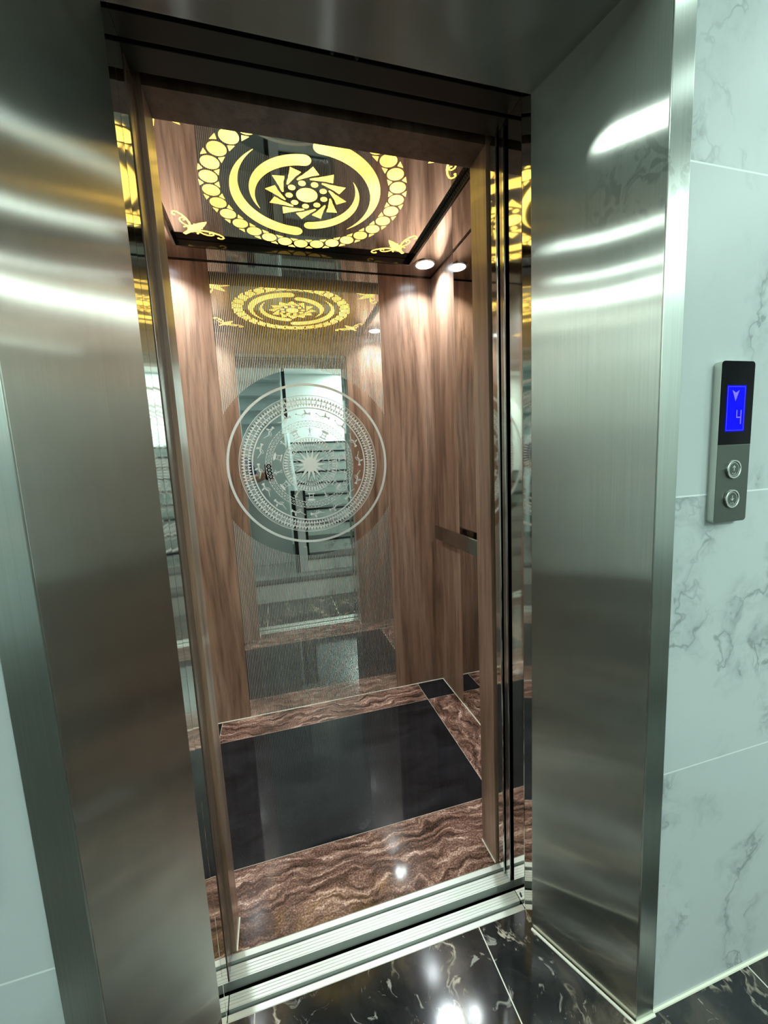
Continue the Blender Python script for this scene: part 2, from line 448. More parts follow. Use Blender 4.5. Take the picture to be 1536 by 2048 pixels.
# ------------------------------------------------------------------ splayed steel portal
portal = thing('lift_door_surround', 'brushed stainless steel splayed surround framing the lift doorway', 'door surround', (0, -.15, 0))
IL, IR, OL, OR = -.405, .397, -.502, .506
def slab(name, m_, a, b, z0, z1, t, parent, z0b=None, z1b=None, bevel=.0008):
    """upright plate from a to b in plan, thickness t to the left of a->b"""
    a = Vector((a[0], a[1])); b = Vector((b[0], b[1])); d = (b - a).normalized(); n = Vector((-d.y, d.x)) * t
    bm = new_bm(); q = [a, b, b + n, a + n]
    lo = [z0, z0 if z0b is None else z0b]; hi = [z1, z1 if z1b is None else z1b]
    zl = [lo[0], lo[1], lo[1], lo[0]]; zh = [hi[0], hi[1], hi[1], hi[0]]
    vb = [bm.verts.new((p.x, p.y, z)) for p, z in zip(q, zl)]; vt = [bm.verts.new((p.x, p.y, z)) for p, z in zip(q, zh)]
    bm.faces.new(vb[::-1]); bm.faces.new(vt)
    for i in range(4): bm.faces.new((vb[i], vb[(i + 1) % 4], vt[(i + 1) % 4], vt[i]))
    return link(name, bm, m_, parent, bevel)
ZI, ZO = 2.066, 2.118
slab('side_panel', M_STEEL, (OL, YP - .002), (IL, -.048), 0, ZO, .003, portal, 0, ZI)
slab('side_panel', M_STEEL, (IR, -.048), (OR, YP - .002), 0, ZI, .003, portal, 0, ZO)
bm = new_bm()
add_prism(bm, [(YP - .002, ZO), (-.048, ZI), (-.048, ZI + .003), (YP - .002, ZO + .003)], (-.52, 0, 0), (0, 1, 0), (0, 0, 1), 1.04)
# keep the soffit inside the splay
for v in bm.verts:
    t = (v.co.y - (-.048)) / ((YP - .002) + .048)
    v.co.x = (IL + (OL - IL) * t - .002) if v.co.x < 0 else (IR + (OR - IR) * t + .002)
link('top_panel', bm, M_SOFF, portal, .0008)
box('front_strip', M_STEEL2, portal, -.552, OL - .0006, YP - .0045, YP - .0003, 0, 2.17, .0012)
box('front_strip', M_STEEL2, portal, OR + .0006, .5555, YP - .0045, YP - .0003, 0, 2.17, .0012)
box('head_strip', M_STEEL2, portal, OL, OR, YP - .0045, YP - .0003, ZO + .004, 2.17, .0012)
slab('return_flange', M_POL, (IL - .0005, -.0478), (-OW, -.0022), 0, 2.1, .002, portal, bevel=0)
slab('return_flange', M_POL, (OW, -.0022), (IR + .0005, -.0478), 0, 2.1, .002, portal, bevel=0)
def portal_bead(a, b):
    bm = new_bm(); p = Vector((*a, .001)); q = Vector((*b, .001)); add_cyl(bm, p, q - p, .0036, (q - p).length, 8)
    return link('sealant_line', bm, M_SILIC, portal)
portal_bead((IR - .004, -.052), (OR - .004, YP - .008)); portal_bead((OR - .004, YP - .007), (.557, YP - .007))
portal_bead((IL + .004, -.052), (OL + .004, YP - .008)); portal_bead((OL + .004, YP - .007), (-.553, YP - .007))

# landing frame right behind the portal: two polished posts and a header
lf = thing('landing_door_frame', 'polished stainless inner frame with narrow posts around the landing opening', 'door frame', (0, .02, 0))
bm = new_bm(); add_box(bm, -.452, -OW, -.001, .053, 0, 2.13); link('post', bm, M_POL, lf, .0012)
bm = new_bm(); add_box(bm, OW, .452, -.001, .053, 0, 2.13); link('post', bm, M_POL, lf, .0012)
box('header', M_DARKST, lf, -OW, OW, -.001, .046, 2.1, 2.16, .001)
bm = new_bm(); add_cyl(bm, (OW - .0009, .018, .022), (1, 0, 0), .0058, .002, 20); link('screw_hole', bm, M_BLACK, lf)
bm = new_bm(); add_cyl(bm, (-.02, -.0025, 2.1055), (0, 1, 0), .004, .003, 16); link('screw_head', bm, M_CHROME, lf)
bm = new_bm(); add_cyl(bm, (.03, -.0025, 2.1055), (0, 1, 0), .004, .003, 16); link('screw_head', bm, M_CHROME, lf)

# sliding doors, parked in their pockets
def door(name, label, cat, s, x_in, y0, y1, m_):
    t = thing(name, label, cat, (s * (x_in + .18), (y0 + y1) / 2, 0))
    a, b = sorted((s * x_in, s * (x_in + .36)))
    box('door_panel', m_, t, a, b, y0, y1, .006, 2.098, .0012)
    e = sorted((s * (x_in - .0010), s * (x_in + .0005)))
    if s > 0: box('edge_strip', M_CHROME, t, e[0], e[1], y0 + .003, y0 + .007, .006, 2.098)
    return t
door('sliding_door', 'open landing door leaf parked in the right pocket, nearest the lobby', 'door', 1, OW + .001, .073, .096, M_DOOR)
door('sliding_door', 'open cabin door leaf parked in the right pocket, behind the landing leaf', 'door', 1, OW - .003, .101, .132, M_POL)
door('sliding_door', 'open landing door leaf parked in the left pocket, nearest the lobby', 'door', -1, OW + .001, .073, .100, M_DOORREFL)
door('sliding_door', 'open cabin door leaf parked in the left pocket, behind the landing leaf', 'door', -1, OW + .001, .1005, .139, M_DOORREFL)
hd = thing('door_operator_cover', 'dark steel door track cover spanning the top of the lift opening', 'door track', (0, .09, 2.1))
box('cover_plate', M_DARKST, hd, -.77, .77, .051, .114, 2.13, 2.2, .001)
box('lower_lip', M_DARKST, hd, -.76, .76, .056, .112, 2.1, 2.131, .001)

# sills
def sill(name, label, y0, g0, g1, y1, zt, zb, xw, ribs):
    t = thing(name, label, 'door sill', (0, (y0 + y1) / 2, 0))
    bm = new_bm()
    add_box(bm, -xw, xw, y0, g0, zb, zt); add_box(bm, -xw, xw, g1, y1, zb, zt)
    add_box(bm, -xw, xw, g0, g1, zb, zt - .012)
    # fine ribs along the tread
    for a, b, n in ribs:
        for i in range(n):
            yy = a + (b - a) * (i + .5) / n
            add_box(bm, -xw, xw, yy - (b - a) / n * .42, yy + (b - a) / n * .42, zt, zt + .0009)
    link('ribbed_tread', bm, M_ALU, t, .0004)
    box('guide_groove', M_ALUD, t, -xw, xw, g0, g1, zt - .012, zt - .0105)
    return t
sill('landing_sill', 'ribbed aluminium landing sill in front of the dark gap', -.003, .0103, .0205, .050, .0, -.03, OW - .001, [(.0215, .0495, 4)])
sill('cabin_sill', 'ribbed aluminium cabin sill between the dark gap and brown granite', .0765, .1105, .121, .1365, .0, -.027, .432, [(.079, .109, 4)])
struct('floor_shaft', M_BLACK, -.9, .9, 0, 1.3, -.4, -.2)
struct('wall_shaft_left', M_BLACK, -.9, -.86, -.02, .078, -.2, 2.75)
struct('wall_shaft_right', M_BLACK, .86, .9, -.02, .078, -.2, 2.75)

# ------------------------------------------------------------------ the cabin
X0, X1, Y0, Y1, ZC = -.69, .683, .225, 1.212, 2.25
RW = .396
cab = thing('lift_cabin', 'walnut panelled lift cabin with a brown and black granite floor', 'lift cabin', (0, .7, 0))
# floor plate and stones
box('floor_base', M_BLACK, cab, X0 - .02, X1 + .02, .138, Y1 + .02, -.05, -.012)
FX = [X0, -.553, .521, X1]; FY = [.1375, .378, 1.047, Y1]
G = .0009
def stone(m_, x0, x1, y0, y1): return box('floor_tile', m_, cab, x0 + G, x1 - G, y0 + G, y1 - G, -.012, 0)
box('floor_joint', M_BEAD, cab, X0, X1, .138, Y1, -.0118, -.0006)
stone(M_GRAN, FX[0], FX[3], FY[0], FY[1])
stone(M_BGRAN, FX[1], FX[2], FY[1], FY[2])
stone(M_GRAN2, FX[0], FX[1], FY[1], FY[2]); stone(M_GRAN2, FX[2], FX[3], FY[1], FY[2])
stone(M_GRAN, FX[1], FX[2], FY[2], FY[3])
stone(M_BGRAN, FX[0], FX[1], FY[2], FY[3]); stone(M_BGRAN, FX[2], FX[3], FY[2], FY[3])
# walls
MY0, MY1 = .50, .94      # side mirrors
EL, ER = -.411, .394     # etched mirror on the back wall
box('wall_panel', M_WOOD, cab, X0, EL - .001, Y1, Y1 + .02, 0, ZC, .0006)
box('wall_panel', M_WOOD, cab, ER + .001, X1, Y1, Y1 + .02, 0, ZC, .0006)
box('wall_panel', M_BLACK, cab, EL, ER, Y1 + .008, Y1 + .02, 0, ZC)
for s, X in ((-1, X0), (1, X1)):
    a, b = (X - .02, X) if s < 0 else (X, X + .02)
    box('wall_panel', M_WOOD, cab, a, b, MY1 + .0007, Y1 + .02, 0, ZC, .0005)
    box('wall_panel', M_WOOD, cab, a, b, Y0 - .08, MY0 - .0007, 0, ZC, .0005)
    a, b = (X - .02, X - .008) if s < 0 else (X + .008, X + .02)
    box('wall_panel', M_BLACK, cab, a, b, MY0, MY1, 0, ZC)
box('front_return', M_WOOD, cab, X0, -RW, .1405, Y0, 0, ZC, .0006)
box('front_return', M_WOOD, cab, RW, X1, .1405, Y0, 0, ZC, .0006)
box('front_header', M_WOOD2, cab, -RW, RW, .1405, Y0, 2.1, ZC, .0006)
box('ceiling_sheet', M_CEIL, cab, X0 - .02, X1 + .02, .1405, Y1 + .02, ZC, ZC + .02)
for nm, a in (('back', (X0, X1, Y1 - .0025, Y1, 0, .003)), ('right', (X1 - .0025, X1, Y0, Y1, 0, .003)), ('left', (X0, X0 + .0025, Y0, Y1, 0, .003)),
              ('rr', (RW - .003, RW, .1405, Y0, 0, .003)), ('rl', (-RW, -RW + .003, .1405, Y0, 0, .003))):
    box('base_bead', M_SILIC, cab, *a)

box('shadow_gap', M_FRAME, cab, X0, X1, Y1 - .0018, Y1 - .0012, ZC - .005, ZC - .0002)
box('shadow_gap', M_FRAME, cab, X1 - .0018, X1 - .0012, Y0, Y1, ZC - .005, ZC - .0002)
mir = thing('etched_mirror', 'tall mirror etched with fine vertical lines and a round drum motif', 'mirror', ((EL + ER) / 2, Y1, 0))
box('mirror_plate', M_ETCH, mir, EL, ER, Y1 - .001, Y1 + .007, .002, ZC - .002)
YE = Y1 - .0014        # etched figures sit on the glass
O = (CX, YE, CZ); AX = (1, 0, 0); AZ = (0, 0, 1); DE = .0003
bm = new_bm(); add_ring(bm, .3915, .4035, O, AX, AZ, DE, seg=128); link('etched_outer_ring', bm, M_FROST, mir)
# outer bands: rim lines, saw teeth, linked circles, saw teeth
bm = new_bm()
for r0, r1 in ((.344, .347), (.3385, .3400), (.2800, .2865)): add_ring(bm, r0, r1, O, AX, AZ, DE, seg=128)
n = 132
for i in range(n):
    t = 2 * PI * i / n; h = PI / n * .92
    add_prism(bm, [polar(.3235, t - h), polar(.3385, t), polar(.3235, t + h)], O, AX, AZ, DE)
    add_prism(bm, [polar(.3035, t - h), polar(.3035, t + h), polar(.2885, t)][::-1], O, AX, AZ, DE)
add_ring(bm, .3205, .3235, O, AX, AZ, DE, seg=128); add_ring(bm, .3035, .3055, O, AX, AZ, DE, seg=128)
n = 78
for i in range(n):
    t = 2 * PI * i / n; c = polar(.3130, t)
    add_prism(bm, stroke([(c[0] + .0048 * math.cos(a * PI / 5), c[1] + .0048 * math.sin(a * PI / 5)) for a in range(11)], .0018), O, AX, AZ, DE)
    t2 = t + PI / n
    add_prism(bm, [polar(.3195, t2 - .010), polar(.3195, t2 + .010), polar(.3065, t2 + .010), polar(.3065, t2 - .010)][::-1], O, AX, AZ, DE)
link('etched_tooth_band', bm, M_FROST, mir)
# flying birds between the bands
def bird(t):
    bm = new_bm()
    c = Vector(polar(.252, t)); e1 = Vector((math.sin(t), -math.cos(t))); e2 = Vector((math.cos(t), math.sin(t)))
    def P(pts): return [tuple(c + e1 * u + e2 * v) for u, v in pts]
    A_ = lambda pts: add_prism(bm, P(pts)[::-1], O, AX, AZ, DE)
    A_(stroke([(-.016, -.006), (-.006, .001), (.006, .004), (.018, .002)], .003, .009))        # body
    A_(stroke([(-.042, .004), (-.030, .001), (-.016, -.004)], .0022, .0038))                   # long beak and neck
    A_(circ(-.040, .004, .0032, 10))
    A_([(.004, .004), (.000, .024), (.008, .021), (.013, .004)])                               # wing
    A_([(.016, .002), (.030, .010), (.033, .002), (.030, -.007)])                              # tail
    A_(stroke([(.006, 0), (.000, -.010), (-.010, -.016), (-.016, -.013)], .0026, .0016))       # crest below
    A_(stroke([(-.004, -.002), (-.012, -.012)], .0022))
    link('etched_bird', bm, M_FROST, mir)
for i in range(16): bird(2 * PI * (i + .15) / 16)
# dotted ring
bm = new_bm()
for r0, r1 in ((.2195, .2215), (.1915, .1935)): add_ring(bm, r0, r1, O, AX, AZ, DE, seg=96)
n = 76
for i in range(n):
    t = 2 * PI * i / n; c = polar(.2065, t)
    add_prism(bm, stroke([(c[0] + .0048 * math.cos(a * PI / 5), c[1] + .0048 * math.sin(a * PI / 5)) for a in range(11)], .0021), O, AX, AZ, DE)
    t2 = t + PI / n
    add_prism(bm, [polar(.2185, t2 - .0135), polar(.2185, t2 + .0135), polar(.213, t2)][::-1], O, AX, AZ, DE)
    add_prism(bm, [polar(.1945, t2 - .015), polar(.200, t2), polar(.1945, t2 + .015)], O, AX, AZ, DE)
link('etched_dot_band', bm, M_FROST, mir)
# little stilt houses and figures
def figure(t, k):
    bm = new_bm()
    c = Vector(polar(.165, t)); e1 = Vector((math.sin(t), -math.cos(t))); e2 = Vector((math.cos(t), math.sin(t)))
    def P(pts): return [tuple(c + e1 * u + e2 * v) for u, v in pts]
    A_ = lambda pts: add_prism(bm, P(pts)[::-1], O, AX, AZ, DE)
    if k % 2 == 0:
        A_([(-.022, .016), (-.010, .010), (.010, .010), (.022, .016), (.012, .022), (-.012, .022)])
        for u in (-.010, .010): A_([(u - .0015, .011), (u + .0015, .011), (u + .0015, -.014), (u - .0015, -.014)])
        A_([(-.016, -.014), (.016, -.014), (.020, -.019), (-.020, -.019)])
        A_([(-.011, -.002), (.011, -.002), (.011, .001), (-.011, .001)][::-1])
    else:
        A_(circ(0, .017, .0045, 12)); A_(stroke([(0, .012), (0, -.004)], .005, .007))
        A_(stroke([(-.012, .015), (0, .008), (.012, .013)], .0025)); A_(stroke([(-.006, -.02), (0, -.004), (.006, -.02)], .003))
    link('etched_stilt_house' if k % 2 == 0 else 'etched_dancer', bm, M_FROST, mir)
for i in range(14): figure(2 * PI * (i + .4) / 14, i)
# inner toothed ring and star
bm = new_bm()
for r0, r1 in ((.1345, .1375), (.1110, .1125), (.0925, .0945)): add_ring(bm, r0, r1, O, AX, AZ, DE, seg=96)
n = 56
for i in range(n):
    t = 2 * PI * i / n; h = PI / n
    add_prism(bm, [polar(.1145, t - h * .55), polar(.1320, t - h * .55), polar(.1320, t + h * .55), polar(.1145, t + h * .55)], O, AX, AZ, DE)
    add_prism(bm, [polar(.0965, t - h * .8), polar(.109, t), polar(.0965, t + h * .8)], O, AX, AZ, DE)
link('etched_inner_ring', bm, M_FROST, mir)
bm = new_bm(); n = 14; pts = []
for i in range(n):
    pts.append(polar(.086, 2 * PI * i / n)); pts.append(polar(.034, 2 * PI * (i + .5) / n))
add_prism(bm, pts, O, AX, AZ, DE)
for i in range(n):
    t = 2 * PI * (i + .5) / n
    add_prism(bm, stroke([polar(.088, t - .10), polar(.062, t), polar(.088, t + .10)], .003), O, AX, AZ, DE)
link('etched_star', bm, M_FROST, mir)

sm1 = thing('side_mirror', 'plain tall mirror strip set in the right cabin wall behind the handrail', 'mirror', (X1, .72, 0))
box('mirror_plate', M_MIRR, sm1, X1 + .0005, X1 + .0075, MY0, MY1, .002, ZC - .002)
sm2 = thing('side_mirror', 'plain tall mirror strip set in the left cabin wall, seen only in reflections', 'mirror', (X0, .72, 0))
box('mirror_plate', M_MIRR, sm2, X0 - .0075, X0 - .0005, MY0, MY1, .002, ZC - .002)

# handrail, flat polished bar on two brackets
hr = thing('handrail', 'flat polished steel handrail on the right cabin wall', 'handrail', (.65, .75, .9))
box('rail_bar', M_DOOR, hr, .636, .646, .34, 1.15, .868, .942, .002)
for yy in (.46, 1.03):
    bm = new_bm(); add_box(bm, .646, X1 - .003, yy - .018, yy + .018, .885, .905, .003); link('bracket', bm, M_DOOR, hr)
    bm = new_bm(); add_box(bm, X1 - .004, X1, yy - .024, yy + .024, .868, .924, .001); link('mounting_plate', bm, M_DOOR, hr)

# ------------------------------------------------------------------ lit ceiling ornament
PZ = 2.2475
OC = Vector((-.005, .666, PZ))
lc = thing('illuminated_ceiling_panel', 'mirror ceiling panel with backlit gold circle and corner flourishes', 'ceiling light', (OC.x, OC.y, ZC))
box('mirror_sheet', M_CEIL, lc, -.503, .497, .300, 1.030, PZ, ZC - .0002)
FB = .0105
fx0, fx1, fy0, fy1, fz = -.5065, .5005, .2965, 1.0335, 2.2215
bm = new_bm()
add_box(bm, fx0 - FB, fx1 + FB, fy1, fy1 + FB, fz, ZC - .0003); add_box(bm, fx0 - FB, fx1 + FB, fy0 - FB, fy0, fz, ZC - .0003)
add_box(bm, fx0 - FB, fx0, fy0, fy1, fz, ZC - .0003); add_box(bm, fx1, fx1 + FB, fy0, fy1, fz, ZC - .0003)
link('frame', bm, M_FRAME, lc, .0008)
# ventilation holes along the side lips
bm = new_bm()
for s, X in ((-1, fx0 + .0004), (1, fx1 - .0004)):
    for i in range(44):
        for j in range(2):
            y = .42 + i * .0122 + j * .0061; z = fz + .008 + j * .008
            add_cyl(bm, (X, y, z), (1 if s > 0 else -1, 0, 0), .0022, .0008, 8)
link('vent_holes', bm, plain('vent_hole', (.10, .13, .13), .4, .8), lc)
ax, ay = (1, 0, 0), (0, -1, 0)       # seen from below; ax x ay points down
def CP(bm, pts): add_prism(bm, [(u, -v) for u, v in pts][::-1], OC + Vector((0, 0, -.0002)), (1, 0, 0), (0, -1, 0), .0006)
bm = new_bm(); NB = 30
for i in range(NB):
    t = 2 * PI * i / NB + PI / 2
    c = polar(.3205, t); CP(bm, circ(c[0], c[1], .0280, 32))
    t2 = t + PI / NB
    for rr, rt in ((.3520, .3375), (.2890, .3035)):
        da = .0145 / rr
        CP(bm, [polar(rr, t2 - da), polar(rr, t2 + da), polar(rt, t2)])
link('glowing_bead_ring', bm, M_GOLD, lc)
def horn(bm, a_blunt, a_tip, rc0, rc1, wmax):
    """crescent: round end at a_blunt, needle tip at a_tip (degrees)"""
    k = 44; outer, inner = [], []
    for i in range(k + 1):
        s = i / k; t = math.radians(a_blunt + (a_tip - a_blunt) * s); r = rc0 + (rc1 - rc0) * s
        wd = wmax * (1 - s ** 1.7) / 2
        outer.append(polar(r + wd, t)); inner.append(polar(r - wd, t))
    t = math.radians(a_blunt); dr = 1 if a_tip > a_blunt else -1
    c = polar(rc0, t); tv = (-math.sin(t) * -dr, math.cos(t) * -dr); rv = (math.cos(t), math.sin(t))
    cap = []
    for j in range(1, 10):
        a = PI * j / 10
        cap.append((c[0] + rv[0] * -math.cos(a) * wmax / 2 + tv[0] * math.sin(a) * wmax / 2, c[1] + rv[1] * -math.cos(a) * wmax / 2 + tv[1] * math.sin(a) * wmax / 2))
    CP(bm, outer + inner[::-1][1:] + cap)
for aa in ((97, 226, .230, .250, .056), (-83, 46, .230, .250, .056), (262, 147, .166, .192, .046), (82, -33, .182, .176, .044)):
    bm = new_bm(); horn(bm, *aa); link('glowing_crescent', bm, M_GOLD, lc)
bm = new_bm(); CP(bm, circ(0, 0, .037, 36))
for i in range(9):
    c = polar(.062, 2 * PI * i / 9 + PI / 2); CP(bm, circ(c[0], c[1], .0125, 18))
link('glowing_dots', bm, M_GOLD, lc)
bm = new_bm()
for i in range(12):
    t = 2 * PI * i / 12 + .05
    def Q(r, d): return polar(r, t + math.radians(d))
    CP(bm, [Q(r, -d) for r, d in ((.142, -.5), (.118, 6.5), (.110, 10.5), (.100, 15.5), (.093, 22.5), (.0845, 31), (.080, 29.5), (.083, 19.5), (.090, 7.5), (.100, -2), (.105, -7.5), (.114, -13))][::-1])
link('glowing_star_wheel', bm, M_GOLD, lc)
def spiral(cx, cy, r0, r1, a0, a1, n=14):
    return [(cx + (r0 + (r1 - r0) * i / n) * math.cos(math.radians(a0 + (a1 - a0) * i / n)), cy + (r0 + (r1 - r0) * i / n) * math.sin(math.radians(a0 + (a1 - a0) * i / n))) for i in range(n + 1)]
def ornament(ox, oy, sx_, sy_):
    """leaf pointing at the ring with two scroll arms; local frame: corner at the origin, u along x, v along y inward"""
    bm = new_bm()
    def A_(pts):
        q = [(ox + sx_ * u, oy + sy_ * v) for u, v in pts]; 
        add_prism(bm, [(a - OC.x, -(b - OC.y)) for a, b in q], OC + Vector((0, 0, -.0002)), (1, 0, 0), (0, -1, 0), .0006)
    q_ = math.sqrt(.5)
    def D(a, b): return (.068 + (a - b) * q_, .068 + (a + b) * q_)
    leaf = [(i / 16 * .096, .0165 * math.sin(PI * (i / 16) ** .75) ** .85) for i in range(17)]
    A_([D(a, b) for a, b in leaf] + [D(a, -b) for a, b in leaf[::-1][1:-1]])
    A_([D(-.040, .006), D(-.004, .0085), D(.012, .011), D(.012, -.011), D(-.004, -.0085), D(-.040, -.006)])
    for sw in (0, 1):
        f = (lambda p: p) if sw == 0 else (lambda p: (p[1], p[0]))
        def S(path, w0, w1): A_([f(p) for p in stroke(path, w0, w1)])
        S([(.066, .060), (.080, .068), (.100, .072), (.125, .071), (.150, .064), (.172, .052), (.185, .040), (.187, .031), (.181, .024), (.172, .022), (.165, .026)], .0085, .0050)
        A_([f(p) for p in circ(.166, .0275, .0048, 12)])
        S([(.096, .071), (.101, .060), (.112, .049), (.126, .042), (.140, .041), (.150, .047), (.151, .055), (.145, .060), (.137, .058), (.135, .052)], .0058, .0042)
        S([(.070, .058), (.080, .063), (.090, .061), (.095, .054), (.091, .047)], .0052, .0042)
        A_([f(p) for p in circ(.090, .049, .0038, 10)])
        S([(.104, .070), (.103, .080), (.108, .088), (.116, .088)], .0055, .0046)
    return link('glowing_corner_flourish', bm, M_GOLD, lc)
for sx_, sy_ in ((1, 1), (-1, 1), (1, -1), (-1, -1)):
    ornament(-.003 - sx_ * .500, .665 - sy_ * .365, sx_, sy_)

# cabin downlights
def area(name, parent, loc, size, power, col, spread=PI, shape='DISK'):
    ld = bpy.data.lights.new(name, 'AREA'); ld.shape = shape; ld.size = size; ld.energy = power; ld.color = col
    ld.spread = spread
    o = bpy.data.objects.new(name, ld); COL.objects.link(o); o.parent = parent
    o.location = Vector(loc) - WL[parent]; return o
for x, y, l in ((.598, 1.075, 'round cabin downlight at the back right corner'), (-.605, 1.075, 'round cabin downlight at the back left corner'),
                (.598, .345, 'round cabin downlight at the front right corner'), (-.605, .345, 'round cabin downlight at the front left corner')):
    t = thing('downlight', l + ' of the mirror ceiling', 'downlight', (x, y, ZC), 'cabin downlights')
    bm = new_bm(); add_ring(bm, .044, .054, (x, y, ZC - .004), (1, 0, 0), (0, 1, 0), .0038, seg=48); link('bezel', bm, M_CHROME, t, .0006)
    bm = new_bm(); add_cyl(bm, (x, y, ZC - .0028), (0, 0, 1), .0438, .0024, 48); link('diffuser', bm, M_LAMP, t)
    area('bulb', t, (x, y, ZC - .0045), .08, CAB_W, CAB_LIGHT, math.radians(118))

# ------------------------------------------------------------------ call panel on the right wall
cpx0, cpx1, cpz0, cpz1, cpy = .642, .7275, 1.151, 1.464, YP - .0155
cp = thing('call_panel', 'slim lift call panel with blue display and two round buttons', 'call panel', ((cpx0 + cpx1) / 2, YP, cpz0))
FA = ((0, 0, 0), (1, 0, 0), (0, 0, 1))     # frame facing -y:  x cross z = -y
bm = new_bm(); add_prism(bm, rounded_rect(cpx0, cpx1, cpz0, cpz1, .007), (0, YP, 0), (1, 0, 0), (0, 0, 1), .0145); link('housing', bm, M_SIDE, cp, .0006)
zs = 1.3045
bm = new_bm()
pl = [p for p in rounded_rect(cpx0, cpx1, cpz0, cpz1, .007) if p[1] < zs]
low = rounded_rect(cpx0, cpx1, cpz0, cpz1, .007)[14:28]
add_prism(bm, [(cpx0, zs)] + low + [(cpx1, zs)], (0, YP - .0145, 0), (1, 0, 0), (0, 0, 1), .0012); link('faceplate', bm, M_FACE, cp)
bm = new_bm()
up = rounded_rect(cpx0, cpx1, cpz0, cpz1, .007)[0:14]
add_prism(bm, [(cpx1, zs + .0004)] + up + [(cpx0, zs + .0004)], (0, YP - .0145, 0), (1, 0, 0), (0, 0, 1), .0014)
glass = link('display_glass', bm, M_GLOSS, cp)
yf = YP - .016
def flat(name, pts, y, m_, parent, d=.0004):
    bm = new_bm()
    for p in pts: add_prism(bm, p, (0, y, 0), (1, 0, 0), (0, 0, 1), d)
    return link(name, bm, m_, parent)
sx0, sx1, sz0, sz1 = .6565, .7065, 1.3305, 1.4185
scr = flat('screen', [[(sx0, sz0), (sx1, sz0), (sx1, sz1), (sx0, sz1)]], yf, M_LCD, glass)
o = .0022; e = .0004
flat('screen_border', [[(sx0 + o, sz0 + o), (sx1 - o, sz0 + o), (sx1 - o, sz0 + o + e), (sx0 + o, sz0 + o + e)],
    [(sx0 + o, sz1 - o - e), (sx1 - o, sz1 - o - e), (sx1 - o, sz1 - o), (sx0 + o, sz1 - o)],
    [(sx0 + o, sz0 + o), (sx0 + o + e, sz0 + o), (sx0 + o + e, sz1 - o), (sx0 + o, sz1 - o)],
    [(sx1 - o - e, sz0 + o), (sx1 - o, sz0 + o), (sx1 - o, sz1 - o), (sx1 - o - e, sz1 - o)]], yf - .0004, M_LCD2, glass, .0001)
mxs = .6795
flat('down_arrow', [[(mxs, 1.3885), (mxs + .0092, 1.4095), (mxs, 1.4045), (mxs - .0092, 1.4095)]], yf - .0004, M_LCD2, glass, .0002)
dx = .6905
def seg(x0, x1, z0, z1): return [(x0, z0), (x1, z0), (x1, z1), (x0, z1)]
flat('floor_digit', [seg(dx - .0066, dx - .0044, 1.3585, 1.3715), seg(dx - .0066, dx + .0066, 1.3565, 1.3587), seg(dx + .0044, dx + .0066, 1.3445, 1.3715)], yf - .0004, M_LCD2, glass, .0002)
def button(z, up):
    c = (.6835, YP - .0157, z)
    bm = new_bm(); add_ring(bm, .0150, .0185, c, (1, 0, 0), (0, 0, 1), .0045, seg=40); b = link('call_button', bm, M_CHROME, cp, .0008)
    b['label'] = 'round chrome ringed button marked with an ' + ('up arrow' if up else 'arrow pointing down')
    bm = new_bm(); add_cyl(bm, c, (0, -1, 0), .0150, .0030, 36); link('button_cap', bm, M_FACE, b)
    bm = new_bm(); add_ring(bm, .0125, .0135, (c[0], c[1] - .003, c[2]), (1, 0, 0), (0, 0, 1), .0002, seg=36); link('cap_ring', bm, M_CHROME, b)
    y = c[1] - .0032; s = 1 if up else -1; x = c[0]; zc = z + .002
    flat('arrow_mark', [seg(x - .0006, x + .0006, zc - .0050, zc + .0050)] + ([stroke([(x - .0038, zc + .0012), (x, zc + .0052), (x + .0038, zc + .0012)], .0012)] if up else [stroke([(x - .0038, zc - .0012), (x, zc - .0052), (x + .0038, zc - .0012)], .0012)]), y, M_MARK, b, .0002)
    dots = [(-.0040, -.0070), (-.0030, -.0088), (-.001, -.0095), (.0012, -.0095), (.003, -.0088), (.0042, -.0072)] if up else [(-.004, -.0080), (-.0022, -.0090), (.0014, -.0085), (.0030, -.0095), (.0034, -.0075)]
    flat('braille_mark', [circ(x + a, z + q, .0007, 8) for a, q in dots], y, M_MARK, b, .0002)
button(1.2565, True); button(1.1975, False)
# call panel stands clear in x: shift the whole thing so the buttons sit centred
for ch in list(cp.children_recursive):
    pass

# ------------------------------------------------------------------ lobby downlights, plus unseen fill lamps added for brightness
for x, y, pw_, l in ((1.0, -.90, .42, 'lobby downlight right of the lift'), (-.90, -.55, .85, 'lobby downlight left of the lift'),
                (1.75, -.60, .5, 'lobby downlight second to the right of the lift'), (-1.85, -.62, .40, 'lobby downlight second to the left of the lift'),
                (2.42, -.70, .45, 'lobby downlight third to the right of the lift'), (-2.47, -.70, .45, 'lobby downlight third to the left of the lift'),
                (4.5, -.75, .60, 'lobby downlight at the far right end'), (-2.3, -2.7, 3.0, 'added fill lamp over the back left'),
                (1.75, -2.95, 5.0, 'added fill lamp at the back wall beside the upper stairs'), (1.30, -3.20, 11.0, 'added fill lamp above the top of the stairs'), (-2.72, -1.7, 3.0, 'added fill lamp close to the left end wall'),
                (2.5, -1.9, 6.0, 'added fill lamp over the back right')):
    t = thing('lobby_downlight_or_fill', l + ', set in the white ceiling', 'downlight', (x, y, CEIL_Z), 'lobby downlights')
    bm = new_bm(); add_ring(bm, .075, .09, (x, y, CEIL_Z - .005), (1, 0, 0), (0, 1, 0), .005, seg=40); link('bezel', bm, M_WPLAS, t, .0006)
    bm = new_bm(); add_cyl(bm, (x, y, CEIL_Z - .004), (0, 0, 1), .0748, .003, 40); link('diffuser', bm, M_HLAMP, t)
    area('bulb', t, (x, y, CEIL_Z - .006), .13, HALL_W * pw_, HALL_LIGHT)

